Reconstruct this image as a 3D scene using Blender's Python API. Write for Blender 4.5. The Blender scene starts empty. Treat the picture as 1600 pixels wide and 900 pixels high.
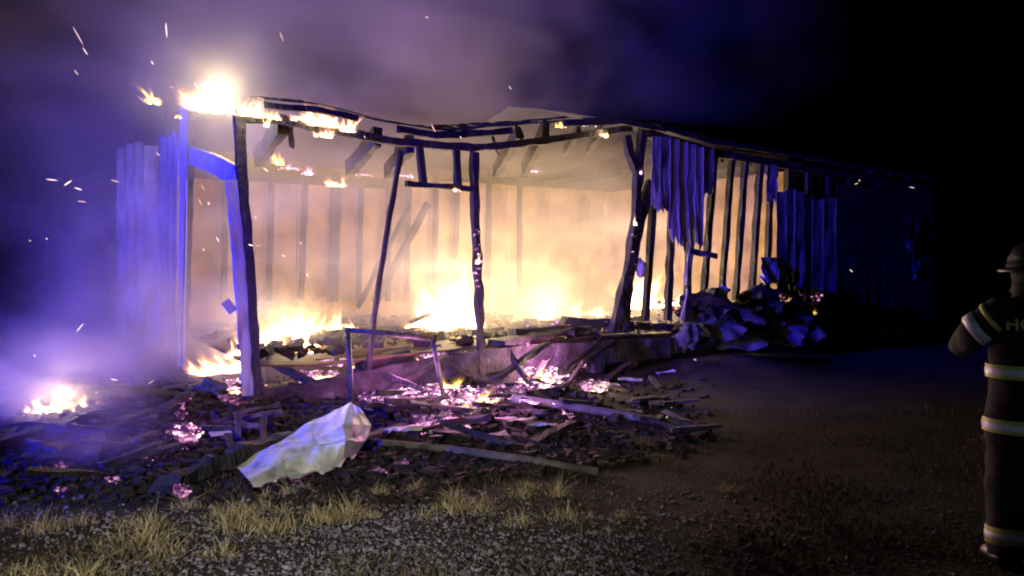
import bpy, bmesh, math, random
from mathutils import Vector, Matrix, noise
R = math.radians
random.seed(11)
S = bpy.context.scene
COL = S.collection

# ------------------------------------------------------------------ camera
FPX, CX, CY, HOR, EYE = 1244.0, 800.0, 450.0, 412.0, 1.75
PITCH = math.atan((CY - HOR) / FPX)
cam_d = bpy.data.cameras.new('camera'); cam = bpy.data.objects.new('camera', cam_d)
COL.objects.link(cam); S.camera = cam
cam_d.sensor_width = 36; cam_d.lens = FPX / 1600 * 36
cam_d.clip_start = 0.05; cam_d.clip_end = 2000
cam.location = (0, 0, EYE); cam.rotation_euler = (R(90) - PITCH, 0, 0)
# ------------------------------------------------------------------ night sky
W = bpy.data.worlds.new('World'); S.world = W; W.use_nodes = True
wn = W.node_tree.nodes; wl = W.node_tree.links
bg = wn['Background']
sky = wn.new('ShaderNodeTexSky'); sky.sky_type = 'NISHITA'; sky.sun_disc = False
sky.sun_elevation = R(-6); sky.sun_rotation = R(150)
wl.new(sky.outputs['Color'], bg.inputs['Color']); bg.inputs['Strength'].default_value = 0.05
# faint moon
sd = bpy.data.lights.new('moon', 'SUN'); sd.energy = 0.004; sd.angle = R(3); sd.color = (0.6, 0.7, 1.0)
so = bpy.data.objects.new('moon', sd); COL.objects.link(so); so.rotation_euler = (R(50), 0, R(-40))
def spot(name, loc, aim, energy, color, angle, blend, radius):
    d = bpy.data.lights.new(name, 'SPOT'); d.energy = energy; d.color = color
    d.spot_size = R(angle); d.spot_blend = blend; d.shadow_soft_size = radius
    o = bpy.data.objects.new(name, d); COL.objects.link(o); o.location = loc
    o.rotation_euler = (Vector(aim) - Vector(loc)).to_track_quat('-Z', 'Y').to_euler()
    return o
# the engine parked behind and left of the photographer: its blue beacon and its work light
beacon = spot('beacon_light', (-13.0, -1.0, 2.6), (-2.2, 13.0, 1.7), 40000, (0.007, 0.011, 1.0), 47, 0.7, 0.25)
work = spot('work_light', (-2.2, -2.5, 2.4), (-1.35, 5.5, 0.0), 2200, (1.0, 0.95, 0.82), 40, 1.0, 0.12)
side = spot('stripe_fill_light', (0.3, -5.0, 2.4), (2.8, 4.5, 0.95), 165, (0.5, 0.68, 1.0), 10, 0.9, 0.1)  # added narrow fill spot, stands in for retroreflection on the firefighter's stripes
# ------------------------------------------------------------------ exposure and render
V = S.view_settings
V.view_transform = 'Standard'; V.look = 'None'; V.exposure = 0.0; V.gamma = 1.0
C = S.cycles
C.use_denoising = True
C.max_bounces = 6; C.diffuse_bounces = 2; C.glossy_bounces = 2; C.transmission_bounces = 2
C.volume_bounces = 1; C.transparent_max_bounces = 40
C.sample_clamp_indirect = 3.0; C.sample_clamp_direct = 0
C.volume_step_rate = 1.0; C.volume_max_steps = 96
C.filter_width = 2.0
C.use_adaptive_sampling = True; C.adaptive_threshold = 0.02

# ------------------------------------------------------------------ pixel -> place
sp, cp = math.sin(PITCH), math.cos(PITCH)
EYEV = Vector((0, 0, EYE))
def ray(px, py):
    dx = (px - CX) / FPX; dz = -(py - CY) / FPX
    return Vector((dx, cp + dz * sp, -sp + dz * cp))
A = Vector((-3.17, 9.5, 0)); U = Vector((0.834, 0.552, 0)).normalized(); N = Vector((-U.y, U.x, 0))
def F(px, py, t=0.0):            # on the plane of the front wall, t metres behind it
    d = ray(px, py); k = (t - (EYEV - A).dot(N)) / d.dot(N)
    return EYEV + d * k
def E(px, py, s=0.0):            # on the plane of the gable end wall
    d = ray(px, py); k = (s - (EYEV - A).dot(U)) / d.dot(U)
    return EYEV + d * k
def Yp(px, py, y):               # at a given distance
    d = ray(px, py); return EYEV + d * (y / d.y)
def G(px, py, z=0.0):            # on the ground
    d = ray(px, py); return EYEV + d * ((z - EYE) / d.z)
def L(s, t, z): return A + U * s + N * t + Vector((0, 0, z))
def nz(x, y, z=0.0, sc=1.0): return noise.noise(Vector((x * sc, y * sc, z * sc)))

BUMPS = [(-4.6, 9.0, .34, 1.0), (-3.3, 8.7, .12, .8), (-1.2, 9.0, .16, 1.1), (0.3, 9.9, .18, 1.0), (3.6, 13.0, .25, 1.1)]
def gz(x, y):
    z = 0.05 * nz(x, y, 3.1, .35) + 0.02 * nz(x, y, 8.0, 1.7)
    for bx, by, h, r in BUMPS:
        z += h * math.exp(-((x - bx) ** 2 + (y - by) ** 2) / (r * r))
    return z
def onH(px, py, h=0.0):          # a given height above the uneven ground
    p = G(px, py, h)
    for _ in range(8):
        q = G(px, py, gz(p.x, p.y) + h); p = p.lerp(q, .6)
    return p
def onG(px, py, dz=0.0):
    return onH(px, py) + Vector((0, 0, dz))

# ------------------------------------------------------------------ materials
def newmat(name):
    m = bpy.data.materials.new(name); m.use_nodes = True
    nt = m.node_tree; return m, nt, nt.nodes['Principled BSDF'], nt.nodes, nt.links
def noisy(name, c1, c2, scale=6, rough=.85, bump=.3, bscale=40, stretch=(1, 1, 1), c3=None, spec=.3, thr=(.35, .65), metal=0, vor=False):
    m, nt, b, n, l = newmat(name)
    tc = n.new('ShaderNodeTexCoord'); mp = n.new('ShaderNodeMapping'); mp.inputs['Scale'].default_value = stretch
    l.new(tc.outputs['Object'], mp.inputs['Vector'])
    t1 = n.new('ShaderNodeTexNoise'); t1.inputs['Scale'].default_value = scale; t1.inputs['Detail'].default_value = 6
    l.new(mp.outputs[0], t1.inputs['Vector'])
    r = n.new('ShaderNodeValToRGB'); l.new(t1.outputs[0], r.inputs[0])
    r.color_ramp.elements[0].position = thr[0]; r.color_ramp.elements[1].position = thr[1]
    r.color_ramp.elements[0].color = (*c1, 1); r.color_ramp.elements[1].color = (*c2, 1)
    if c3: e = r.color_ramp.elements.new(min(.95, thr[1] + .12)); e.color = (*c3, 1)
    l.new(r.outputs[0], b.inputs['Base Color'])
    b.inputs['Roughness'].default_value = rough; b.inputs['Specular IOR Level'].default_value = spec; b.inputs['Metallic'].default_value = metal
    if vor:
        t2 = n.new('ShaderNodeTexVoronoi'); t2.feature = 'DISTANCE_TO_EDGE'; t2.inputs['Scale'].default_value = bscale; o = t2.outputs['Distance']
    else:
        t2 = n.new('ShaderNodeTexNoise'); t2.inputs['Scale'].default_value = bscale; t2.inputs['Detail'].default_value = 4; o = t2.outputs[0]
    l.new(mp.outputs[0], t2.inputs['Vector'])
    bp = n.new('ShaderNodeBump'); bp.inputs['Strength'].default_value = bump; bp.inputs['Distance'].default_value = .03
    l.new(o, bp.inputs['Height']); l.new(bp.outputs[0], b.inputs['Normal'])
    return m
M = {}
M['char'] = noisy('charred_wood', (.010, .009, .009), (.035, .03, .028), 5, .75, .8, 22, (1, 1, .45), (.10, .095, .09), .35, (.4, .62), vor=True)
M['scorch'] = noisy('scorched_wood', (.03, .022, .016), (.13, .085, .05), 4, .8, .5, 30, (1, 1, .3), (.22, .15, .09))
M['paint'] = noisy('scorched_white_siding', (.04, .04, .04), (.28, .28, .28), 2.6, .65, .3, 30, (2, 2, .6), (.5, .5, .49), .3, (.36, .6))
M['trim'] = noisy('sooty_white_trim', (.10, .10, .10), (.36, .355, .35), 3, .55, .35, 25, (3, 3, .5), None, .4, (.25, .5))
M['sheath'] = noisy('scorched_sheathing', (.10, .055, .025), (.34, .22, .12), 1.6, .85, .3, 14, (1, 1, 1), (.45, .33, .2), .2, (.3, .6))
M['metal'] = noisy('white_painted_metal', (.16, .155, .15), (.5, .51, .49), 3.5, .5, .15, 8, (1, 1, 1), (.62, .63, .61), .4, (.3, .42))
M['steel'] = noisy('burnt_steel', (.03, .027, .027), (.09, .08, .08), 12, .5, .2, 60, metal=.5)
M['ash'] = noisy('pale_ash', (.2, .2, .2), (.52, .51, .49), 9, .95, .6, 60)
M['fluff'] = noisy('mineral_wool', (.04, .04, .045), (.14, .14, .14), 4, .95, .5, 18)
M['ground'] = noisy('burnt_soil', (.010, .009, .010), (.028, .024, .026), 2.2, .95, .8, 30, c3=(.05, .043, .043))
M['stone'] = noisy('gravel_stone', (.025, .023, .03), (.30, .29, .36), 12, .7, .3, 80, thr=(.32, .7))
M['pole'] = noisy('sooty_grey_pole', (.04, .038, .038), (.12, .115, .11), 5, .8, .4, 25, (1, 1, 1), (.2, .19, .18))
M['ashchar'] = noisy('ash_dusted_char', (.014, .012, .012), (.05, .045, .05), 4, .85, .8, 18, (1, 1, 1), (.10, .095, .10), .3, (.35, .6), vor=True)
M['soot'] = noisy('soot_black_wood', (.006, .005, .005), (.016, .013, .012), 5, .9, .6, 22, (1, 1, .45))
M['debris'] = noisy('charred_crumbs', (.008, .007, .007), (.03, .027, .026), 9, .9, .5, 50, c3=(.16, .15, .15), thr=(.45, .66))
M['turnout'] = noisy('black_turnout_cloth', (.007, .007, .008), (.016, .015, .017), 14, .85, .4, 220)
M['helmet'] = noisy('black_helmet_shell', (.008, .008, .009), (.018, .018, .019), 8, .35, .05, 40, spec=.5)
M['skin'] = noisy('skin', (.35, .2, .14), (.42, .25, .18), 8, .6, .1, 80)
M['glove'] = noisy('dark_glove_leather', (.02, .016, .013), (.05, .04, .03), 12, .8, .3, 90)
M['lime'] = noisy('lime_stripe', (.45, .5, .08), (.55, .6, .12), 20, .5, .1, 200)
M['silver'] = noisy('silver_reflective_tape', (.6, .62, .66), (.8, .82, .86), 30, .3, .1, 200, spec=.6)
M['bark'] = noisy('bark', (.03, .022, .016), (.09, .065, .045), 9, .9, .6, 20, (1, 1, .3))
M['leaf'] = noisy('dark_leaves', (.018, .03, .012), (.05, .085, .03), 3, .7, .1, 40)
M['roof'] = noisy('charred_roofing', (.010, .010, .011), (.03, .03, .033), 3, .85, .6, 30, c3=(.06, .06, .065))
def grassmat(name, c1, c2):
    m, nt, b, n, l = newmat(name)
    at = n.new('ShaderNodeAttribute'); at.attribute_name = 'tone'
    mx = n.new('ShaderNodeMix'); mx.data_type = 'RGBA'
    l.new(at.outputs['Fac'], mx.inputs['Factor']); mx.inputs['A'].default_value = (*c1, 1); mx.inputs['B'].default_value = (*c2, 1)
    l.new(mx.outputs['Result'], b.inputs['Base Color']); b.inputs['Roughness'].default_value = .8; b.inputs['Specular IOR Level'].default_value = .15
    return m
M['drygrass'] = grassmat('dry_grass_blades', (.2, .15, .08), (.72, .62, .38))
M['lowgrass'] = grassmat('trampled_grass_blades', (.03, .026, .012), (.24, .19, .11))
def emit_attr(name, cold, hot, base, power, add=True):
    """glow set per vertex by the attribute heat; flames are clear gas, so the light adds to what lies behind"""
    m = bpy.data.materials.new(name); m.use_nodes = True; nt = m.node_tree; n = nt.nodes; l = nt.links; n.clear()
    out = n.new('ShaderNodeOutputMaterial'); at = n.new('ShaderNodeAttribute'); at.attribute_name = 'glow'
    mx = n.new('ShaderNodeMix'); mx.data_type = 'RGBA'; l.new(at.outputs['Fac'], mx.inputs['Factor'])
    mx.inputs['A'].default_value = (*cold, 1); mx.inputs['B'].default_value = (*hot, 1)
    pw = n.new('ShaderNodeMath'); pw.operation = 'POWER'; l.new(at.outputs['Fac'], pw.inputs[0]); pw.inputs[1].default_value = power
    ml = n.new('ShaderNodeMath'); ml.operation = 'MULTIPLY'; l.new(pw.outputs[0], ml.inputs[0]); ml.inputs[1].default_value = base
    em = n.new('ShaderNodeEmission'); l.new(mx.outputs['Result'], em.inputs['Color']); l.new(ml.outputs[0], em.inputs['Strength'])
    if add:
        tr = n.new('ShaderNodeBsdfTransparent'); ad = n.new('ShaderNodeAddShader')
        l.new(em.outputs[0], ad.inputs[0]); l.new(tr.outputs[0], ad.inputs[1]); l.new(ad.outputs[0], out.inputs['Surface'])
    else:
        df = n.new('ShaderNodeBsdfDiffuse'); df.inputs['Color'].default_value = (.03, .027, .027, 1)
        ad = n.new('ShaderNodeAddShader'); l.new(em.outputs[0], ad.inputs[0]); l.new(df.outputs[0], ad.inputs[1]); l.new(ad.outputs[0], out.inputs['Surface'])
    m.cycles.emission_sampling = 'NONE'
    return m
M['flame'] = emit_attr('flame', (1.0, .42, .10), (1.0, .82, .56), 2.2, 1.3)
M['flame_y'] = emit_attr('yellow_flame', (1.0, .55, .05), (1.0, .80, .25), 1.4, 1.2)
M['flame_p'] = emit_attr('pink_flame', (.95, .30, .75), (1.0, .72, .80), 1.2, 1.2)
M['coal'] = emit_attr('glowing_coal', (.55, .05, .55), (1.0, .62, .66), 4.2, 1.9, add=False)
M['spark'] = emit_attr('spark', (1.0, .45, .35), (1.0, .75, .65), 2.2, 1.0, add=False)

# ------------------------------------------------------------------ mesh helpers
WLOC = {}
def wloc(o): return WLOC.get(o, Vector((0, 0, 0)))
def tag(o, label=None, cat=None, group=None, kind=None):
    if label: o['label'] = label
    if cat: o['category'] = cat
    if group: o['group'] = group
    if kind: o['kind'] = kind
    return o
def empty(name, loc):
    o = bpy.data.objects.new(name, None); COL.objects.link(o); o.location = loc; o.empty_display_size = .2
    WLOC[o] = Vector(loc); return o
def mk(name, verts, faces, mat, parent=None, smooth=False, attr=None, solid=None, origin=None):
    vs = [Vector(v) for v in verts]
    if origin is None:
        c = sum(vs, Vector()) / len(vs); origin = Vector((c.x, c.y, min(v.z for v in vs)))
    me = bpy.data.meshes.new(name)
    me.from_pydata([tuple(v - origin) for v in vs], [], faces); me.update()
    if smooth: me.polygons.foreach_set('use_smooth', [True] * len(me.polygons))
    if attr:
        a = me.attributes.new(attr[0], 'FLOAT', 'POINT'); a.data.foreach_set('value', attr[1])
    me.materials.append(M[mat] if isinstance(mat, str) else mat)
    o = bpy.data.objects.new(name, me); COL.objects.link(o)
    WLOC[o] = origin
    if parent is not None:
        o.parent = parent; o.location = origin - wloc(parent)
    else: o.location = origin
    if solid:
        sm = o.modifiers.new('thickness', 'SOLIDIFY'); sm.thickness = solid; sm.offset = 0
    return o
def beam_geo(p0, p1, w, h, rough=.012, seg=.22, up=None, seed=0, taper=(1, 1), bow=None, rag=.05):
    p0 = Vector(p0); p1 = Vector(p1); d = p1 - p0; ln = d.length; d.normalize()
    up = Vector(up) if up else (Vector((0, 0, 1)) if abs(d.z) < .8 else N)
    side = d.cross(up).normalized(); upv = side.cross(d).normalized()
    n = max(2, int(ln / seg)); vs = []; fs = []
    for i in range(n + 1):
        f = i / n; c = p0 + d * ln * f
        if bow: c += Vector(bow) * (4 * f * (1 - f))
        tp = taper[0] + (taper[1] - taper[0]) * f
        for k, (a, b) in enumerate(((-1, -1), (1, -1), (1, 1), (-1, 1))):
            q = c + side * (a * w / 2 * tp) + upv * (b * h / 2 * tp)
            j = Vector((nz(i * .9, k * 3.7, seed * 1.31), nz(i * .9 + 50, k * 3.7, seed * 1.31), nz(i * .9 + 90, k * 3.7, seed * 1.31))) * rough * 2
            q += j
            if i in (0, n): q += d * (rag * nz(k * 2.3, seed * .77, i))
            vs.append(q)
        if i:
            o = (i - 1) * 4
            for k in range(4): fs.append((o + k, o + (k + 1) % 4, o + 4 + (k + 1) % 4, o + 4 + k))
    fs.append((3, 2, 1, 0)); o = n * 4; fs.append((o, o + 1, o + 2, o + 3))
    return vs, fs
SEED = [0]
def beam(name, p0, p1, w, h, mat='char', parent=None, **kw):
    SEED[0] += 1
    v, f = beam_geo(p0, p1, w, h, seed=SEED[0], **kw)
    return mk(name, v, f, mat, parent)
def polybeam(name, pts, w, h, mat='char', parent=None, rough=.012, up=None):
    """a bent timber through several points"""
    SEED[0] += 1; vs = []; fs = []; n = 0; sd = SEED[0]
    P = []
    for a, b in zip(pts[:-1], pts[1:]):
        m = max(1, int((b - a).length / .11))
        P += [a.lerp(b, i / m) for i in range(m)]
    P.append(pts[-1]); rough *= .75
    for i, c in enumerate(P):
        d = (P[min(i + 1, len(P) - 1)] - P[max(0, i - 1)]).normalized()
        u = Vector(up) if up else (Vector((0, 0, 1)) if abs(d.z) < .8 else N)
        s = d.cross(u).normalized(); uu = s.cross(d).normalized()
        for k, (a, b) in enumerate(((-1, -1), (1, -1), (1, 1), (-1, 1))):
            q = c + s * (a * w / 2) + uu * (b * h / 2)
            q += Vector((nz(i * .45, k * 3.1, sd), nz(i * .45 + 40, k * 3.1, sd), nz(i * .45 + 80, k * 3.1, sd))) * rough * 2
            vs.append(q)
        if i:
            o = (i - 1) * 4
            for k in range(4): fs.append((o + k, o + (k + 1) % 4, o + 4 + (k + 1) % 4, o + 4 + k))
    fs.append((3, 2, 1, 0)); o = (len(P) - 1) * 4; fs.append((o, o + 1, o + 2, o + 3))
    return mk(name, vs, fs, mat, parent)
def sheet(name, fn, nx, ny, mat, parent=None, thick=.01, smooth=False, keep=None):
    vs = [fn(i / nx, j / ny) for j in range(ny + 1) for i in range(nx + 1)]
    fs = []
    for j in range(ny):
        for i in range(nx):
            if keep and not keep((i + .5) / nx, (j + .5) / ny): continue
            o = j * (nx + 1) + i; fs.append((o, o + 1, o + nx + 2, o + nx + 1))
    used = sorted({k for f in fs for k in f}); mp = {k: i for i, k in enumerate(used)}
    return mk(name, [vs[k] for k in used], [tuple(mp[k] for k in f) for f in fs], mat, parent, smooth, solid=thick)
def strip(name, plane, x0, x1, y0, y1, mat, parent, jag=12, curl=.02, t=0.0, nx=7, ny=18, lean=0.0):
    """torn hanging length of siding: top edge y0, ragged lower edge y1 (picture rows), set on a wall plane"""
    SEED[0] += 1; sd = SEED[0] * 2.17
    def fn(u, v):
        jg = jag * (nz(u * 4 + sd, sd, 1.3) + 1.1 * nz(u * 11 + sd, sd, 4.1))
        py = y0 + (y1 + jg - y0) * v
        w = (x1 - x0); edge = 2.0 * nz(v * 6, sd, u * 9) * (1 if v > .1 else 0)
        px = x0 + w * u + edge + lean * v
        p = plane(px, py, t)
        out = curl * (.35 * nz(u * 2.5 + sd, v * 2.2, 3) + 1.6 * v * v * nz(v * 3, u * 2, sd)) + (.008 if u in (0, 1) else 0)
        return p - (N if plane is F else U) * (out + .02)
    return sheet(name, fn, nx, ny, mat, parent, .008)
def lump(name, c, r, mat, parent=None, seed=0, n=2, rough=.35, fr=1.6):
    bm = bmesh.new(); bmesh.ops.create_icosphere(bm, subdivisions=n, radius=1)
    vs = []
    for v in bm.verts:
        d = v.co.copy(); k = 1 + rough * noise.noise(d * fr + Vector((seed, seed * .7, 2))) + rough * .5 * noise.noise(d * fr * 2.7 + Vector((seed, 3, 2)))
        vs.append(Vector(c) + Vector((d.x * r[0] * k, d.y * r[1] * k, d.z * r[2] * k)))
    fs = [tuple(x.index for x in f.verts) for f in bm.faces]; bm.free()
    return mk(name, vs, fs, mat, parent, smooth=True)
def loft(rings, close=True):
    vs = [p for r in rings for p in r]; k = len(rings[0]); fs = []
    for i in range(len(rings) - 1):
        for j in range(k): fs.append((i * k + j, i * k + (j + 1) % k, (i + 1) * k + (j + 1) % k, (i + 1) * k + j))
    if close: fs.append(tuple(range(k - 1, -1, -1))); fs.append(tuple((len(rings) - 1) * k + j for j in range(k)))
    return vs, fs
def tube(pts, rad, k=8):
    rings = []
    for i, c in enumerate(pts):
        c = Vector(c); d = (Vector(pts[min(i + 1, len(pts) - 1)]) - Vector(pts[max(i - 1, 0)])).normalized()
        u = Vector((0, 0, 1)) if abs(d.z) < .9 else Vector((0, 1, 0))
        s = d.cross(u).normalized(); w = s.cross(d)
        r = rad[i] if isinstance(rad, (list, tuple)) else rad
        rings.append([c + s * (r * math.cos(a)) + w * (r * math.sin(a)) for a in [2 * math.pi * j / k for j in range(k)]])
    return loft(rings)

# ================================================================== SETTING
xs = [-420, -200, -100, -50, -30, -20] + [-14 + .28 * i for i in range(101)] + [20, 30, 50, 100, 200, 420]
ys = [-60, -30, -12, -5] + [.5 + .28 * i for i in range(60)] + [18, 20, 23, 28, 36, 50, 80, 140, 260, 600]
gv = [(x, y, gz(x, y)) for y in ys for x in xs]
gf = [(j * len(xs) + i, j * len(xs) + i + 1, (j + 1) * len(xs) + i + 1, (j + 1) * len(xs) + i) for j in range(len(ys) - 1) for i in range(len(xs) - 1)]
tag(mk('ground', gv, gf, 'ground', smooth=True, origin=Vector((0, 0, 0))), kind='structure')

# ================================================================== BURNING HOUSE
H = empty('burning_house', A)
tag(H, 'long single storey timber house burnt down to its studs and blazing inside', 'house')
TB = 5.6                                   # depth of the house
FLOOR = .58
# --- corner post with pale trim on its outer face
def P2(*pp, plane=F, t=0.0): return [plane(x, y, t) for x, y in pp]
polybeam('corner_post', P2((374, 172), (376, 260), (389, 420), (398, 560), (404, 646)), .105, .14, 'char', H, .014)
tr = P2((367, 275), (376, 420), (385, 540), (392, 640))
polybeam('corner_trim', [p - U * .085 - N * .03 for p in P2((372, 282), (385, 420), (393, 540), (399, 638))], .13, .05, 'trim', H, .016, up=N)
polybeam('corner_trim', [p - U * .16 for p in P2((374, 470), (380, 478), (386, 486))], .10, .06, 'trim', H, .01)
# --- front wall: posts, braces, header and studs
polybeam('post', P2((741, 238), (742, 310), (745, 400), (750, 500), (752, 612)), .10, .10, 'char', H, .022)
polybeam('brace', P2((627, 236), (605, 360), (588, 470), (575, 578)), .055, .06, 'char', H, .008)
polybeam('cripple_stud', P2((655, 228), (662, 288)), .085, .08, 'char', H)
polybeam('cripple_stud', P2((713, 232), (716, 292)), .085, .08, 'char', H)
polybeam('header', P2((634, 287), (690, 291), (738, 296)), .08, .075, 'char', H)
polybeam('post', P2((978, 212), (984, 240), (994, 268)), .12, .1, 'char', H)
polybeam('post', P2((1003, 212), (998, 250), (993, 340), (984, 410), (971, 460), (958, 520)), .13, .12, 'char', H, .02)
polybeam('post', P2((1015, 282), (1005, 330), (992, 390), (982, 440), (976, 520)), .12, .1, 'char', H, .02)
for x0, y0, x1, y1, w in ((1022, 300, 1008, 500, .11), (1050, 330, 1043, 500, .11), (1080, 350, 1070, 500, .11), (1117, 240, 1099, 470, .10),
                          (1144, 244, 1127, 470, .10), (1165, 248, 1149, 470, .10), (1188, 252, 1174, 470, .10), (1205, 256, 1197, 470, .10),
                          (1232, 262, 1226, 480, .1), (1262, 268, 1258, 490, .1), (1294, 274, 1290, 490, .1), (1326, 280, 1322, 490, .1), (1372, 288, 1365, 495, .1), (1425, 296, 1420, 495, .1)):
    beam('stud', F(x0, y0, .02), F(x1, y1, .02), w, .09, 'char', H, rough=.012)
# --- top plates, eaves and the sagging roof edge
polybeam('top_plate', P2((376, 182), (440, 188), (520, 203), (600, 219), (660, 226), (740, 231), (800, 226), (880, 215), (985, 200)), .10, .10, 'char', H, .015)
polybeam('top_plate', P2((1000, 205), (1110, 238), (1220, 257), (1330, 276), (1450, 297)), .10, .14, 'char', H, .012)
EV = P2((412, 164), (440, 167), (500, 172), (560, 186), (620, 202), (680, 211), (740, 209), (800, 204), (880, 197), (970, 193), (1040, 205), (1110, 225), (1220, 243), (1330, 262), (1460, 284), t=-.35)
polybeam('fascia_board', [p for p in EV[:4]], .04, .07, 'char', H, .016)
polybeam('fascia_board', [p for p in EV[4:8]], .04, .09, 'char', H, .016)
polybeam('fascia_board', [p + Vector((0, 0, .03)) for p in EV[8:11]], .05, .08, 'char', H, .02)
polybeam('fascia_board', [p + Vector((0, 0, .05)) for p in EV[10:]], .04, .08, 'roof', H, .012)
# roofing: sagging strips that climb to the low ridge, burnt through behind the eave on the left
def eave_at(f):
    k = f * (len(EV) - 1); i = min(int(k), len(EV) - 2); return EV[i].lerp(EV[i + 1], k - i)
for i in range(14):
    f0, f1 = i / 14, (i + 1) / 14
    dep = (.55, .7, .8, .9, .75, .55, .5, .45, .6, 3.1, 3.1, 3.1, 3.1, 3.1)[i]
    def fn(u, v, f0=f0, f1=f1, dep=dep, i=i):
        p = eave_at(f0 + (f1 - f0) * u * .995)
        d = dep * v * (1 + .18 * nz(u * 4 + i * 4, 7.7) * (1 if dep < 2 else 0))
        return p + N * d + Vector((0, 0, .07 + d * .23 + .03 * nz(p.x * 2, d * 3, 5)))
    sheet('roof_sheet', fn, 9, 6, 'roof', H, .012, keep=(lambda u, v, i=i: nz(u * 5 + i * 3, v * 3, 3.3) > -.1 - .5 * (v < .3)) if dep < 2 else None)
for i in range(9, 14):                     # back slope of the roof that still stands at the far end
    f0, f1 = i / 14, (i + 1) / 14
    def fn(u, v, f0=f0, f1=f1, i=i):
        p = eave_at(f0 + (f1 - f0) * u * .995); d = 3.13 + 3.1 * v
        return p + N * d + Vector((0, 0, .07 + 3.13 * .23 - (d - 3.13) * .23 + .03 * nz(p.x * 2, d * 3, 5)))
    sheet('roof_sheet', fn, 6, 5, 'roof', H, .03)
# ceiling joists burnt off short, hanging back from the front plate
def joist(a, b, ta, tb, w=.10, h=.2, m='char'):
    beam('ceiling_joist', F(*a, ta), F(*b, tb), w, h, m, H, rough=.02, rag=.2)
joist((443, 192), (404, 248), .1, 1.9, .12, .26)
joist((588, 215), (548, 262), .1, 1.7, .11, .24); joist((640, 225), (606, 268), .1, 1.6, .11, .24)
joist((812, 205), (774, 268), .0, 1.7, .10, .2); joist((853, 200), (820, 265), .0, 1.7, .10, .24)
joist((770, 213), (778, 240), .0, .3, .04, .04)
joist((452, 190), (455, 222), .1, .3, .06, .06)
for px in (905, 940): joist((px, 202), (px - 22, 236), 0, 1.5, .08, .15)
for k in range(9): 
    s = 7.6 + k * .75
    z = 3.62
    beam('ceiling_joist', L(s, .1, z), L(s, TB - .1, z), .05, .15, 'char', H, seg=.6)
# --- back wall
BP = P2((300, 262), (392, 238), (432, 246), (470, 262), (520, 272), (640, 274), (760, 272), (860, 268), (980, 262), t=TB)
polybeam('back_plate', BP, .10, .16, 'scorch', H, .03)
for x0, x1, w in ((352, 350, .1), (425, 420, .11), (478, 470, .11), (526, 520, .22), (565, 560, .10), (608, 606, .1), (640, 634, .10), (682, 678, .1), (716, 708, .10), (765, 762, .1), (812, 812, .1)):
    beam('back_stud', F(x0, 268, TB - .06), F(x1, 470, TB - .12), w * .85, .1, 'soot', H, rough=.01)
beam('fallen_brace', F(668, 318, TB - .5), F(588, 470, TB - 1.2), .1, .12, 'soot', H)
beam('fallen_brace', F(640, 320, TB - .4), F(560, 480, TB - 1.5), .07, .08, 'soot', H)
for i in range(12):                        # boarding behind the studs, sheet by sheet
    s0 = 0.05 + i * 1.22
    def fn(u, v, s0=s0, i=i):
        top = 3.3 + (.25 if i > 3 else 0)
        p = L(s0 + 1.205 * u, TB + .03, .3 + (top - .3) * v); return p + N * (.02 * nz(u * 3 + i * 5, v * 4, 2))
    sheet('sheathing_panel', fn, 4, 8, 'sheath', H, .015)
# far gable and inner partition
for i in range(4):
    def fn(u, v, i=i): return L(14.2, .05 + (i + u) * 1.37, .1 + v * 3.6)
    sheet('sheathing_panel', fn, 3, 5, 'char', H, .015)
for i in range(4):
    def fn(u, v, i=i): return L(10.1 + .02 * i, .15 + (i + u * .985) * 1.35, .5 + v * 3.0)
    sheet('partition_panel', fn, 3, 6, 'sheath', H, .015)
# --- floor: rim beam on piers, joists and boards
polybeam('rim_beam', P2((408, 628), (470, 622), (540, 606), (600, 592), (680, 577), (752, 565), (830, 555), (900, 552), (980, 547), (1045, 542)), .09, .34, 'ashchar', H, .018)
polybeam('rim_beam', P2((1040, 540), (1120, 528), (1220, 517), (1330, 508), (1450, 502)), .09, .28, 'char', H, .014)
for i in range(22):
    t0 = .12 + i * .245
    def fn(u, v, t0=t0, i=i):
        s = .1 + 13.6 * u; t = t0 + .23 * v
        sag = -.12 * math.exp(-((s - 1.2) / 1.6) ** 2) * math.exp(-((t - .3) / 1.5) ** 2) + .03 * nz(s * .8, t * .8, 4)
        return L(s, t, FLOOR + sag)
    sd = i * 3.3
    sheet('floor_board', fn, 44, 1, 'scorch', H, .03, keep=lambda u, v, sd=sd: nz(u * 9, sd, 2.2) > -.42)
for px, y0, y1, w in ((710, 552, 632, .15), (796, 540, 602, .2), (930, 552, 582, .2), (985, 548, 575, .18), (880, 553, 588, .14)):
    beam('pier', F(px, y0, .05), F(px, y1, .05), w, w, 'char', H, rough=.02)
for k in range(6):
    s = .8 + k * 2.3
    for t in (2.6, 5.2): beam('pier', L(s, t, -.05), L(s, t, FLOOR - .05), .25, .25, 'char', H)
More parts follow.
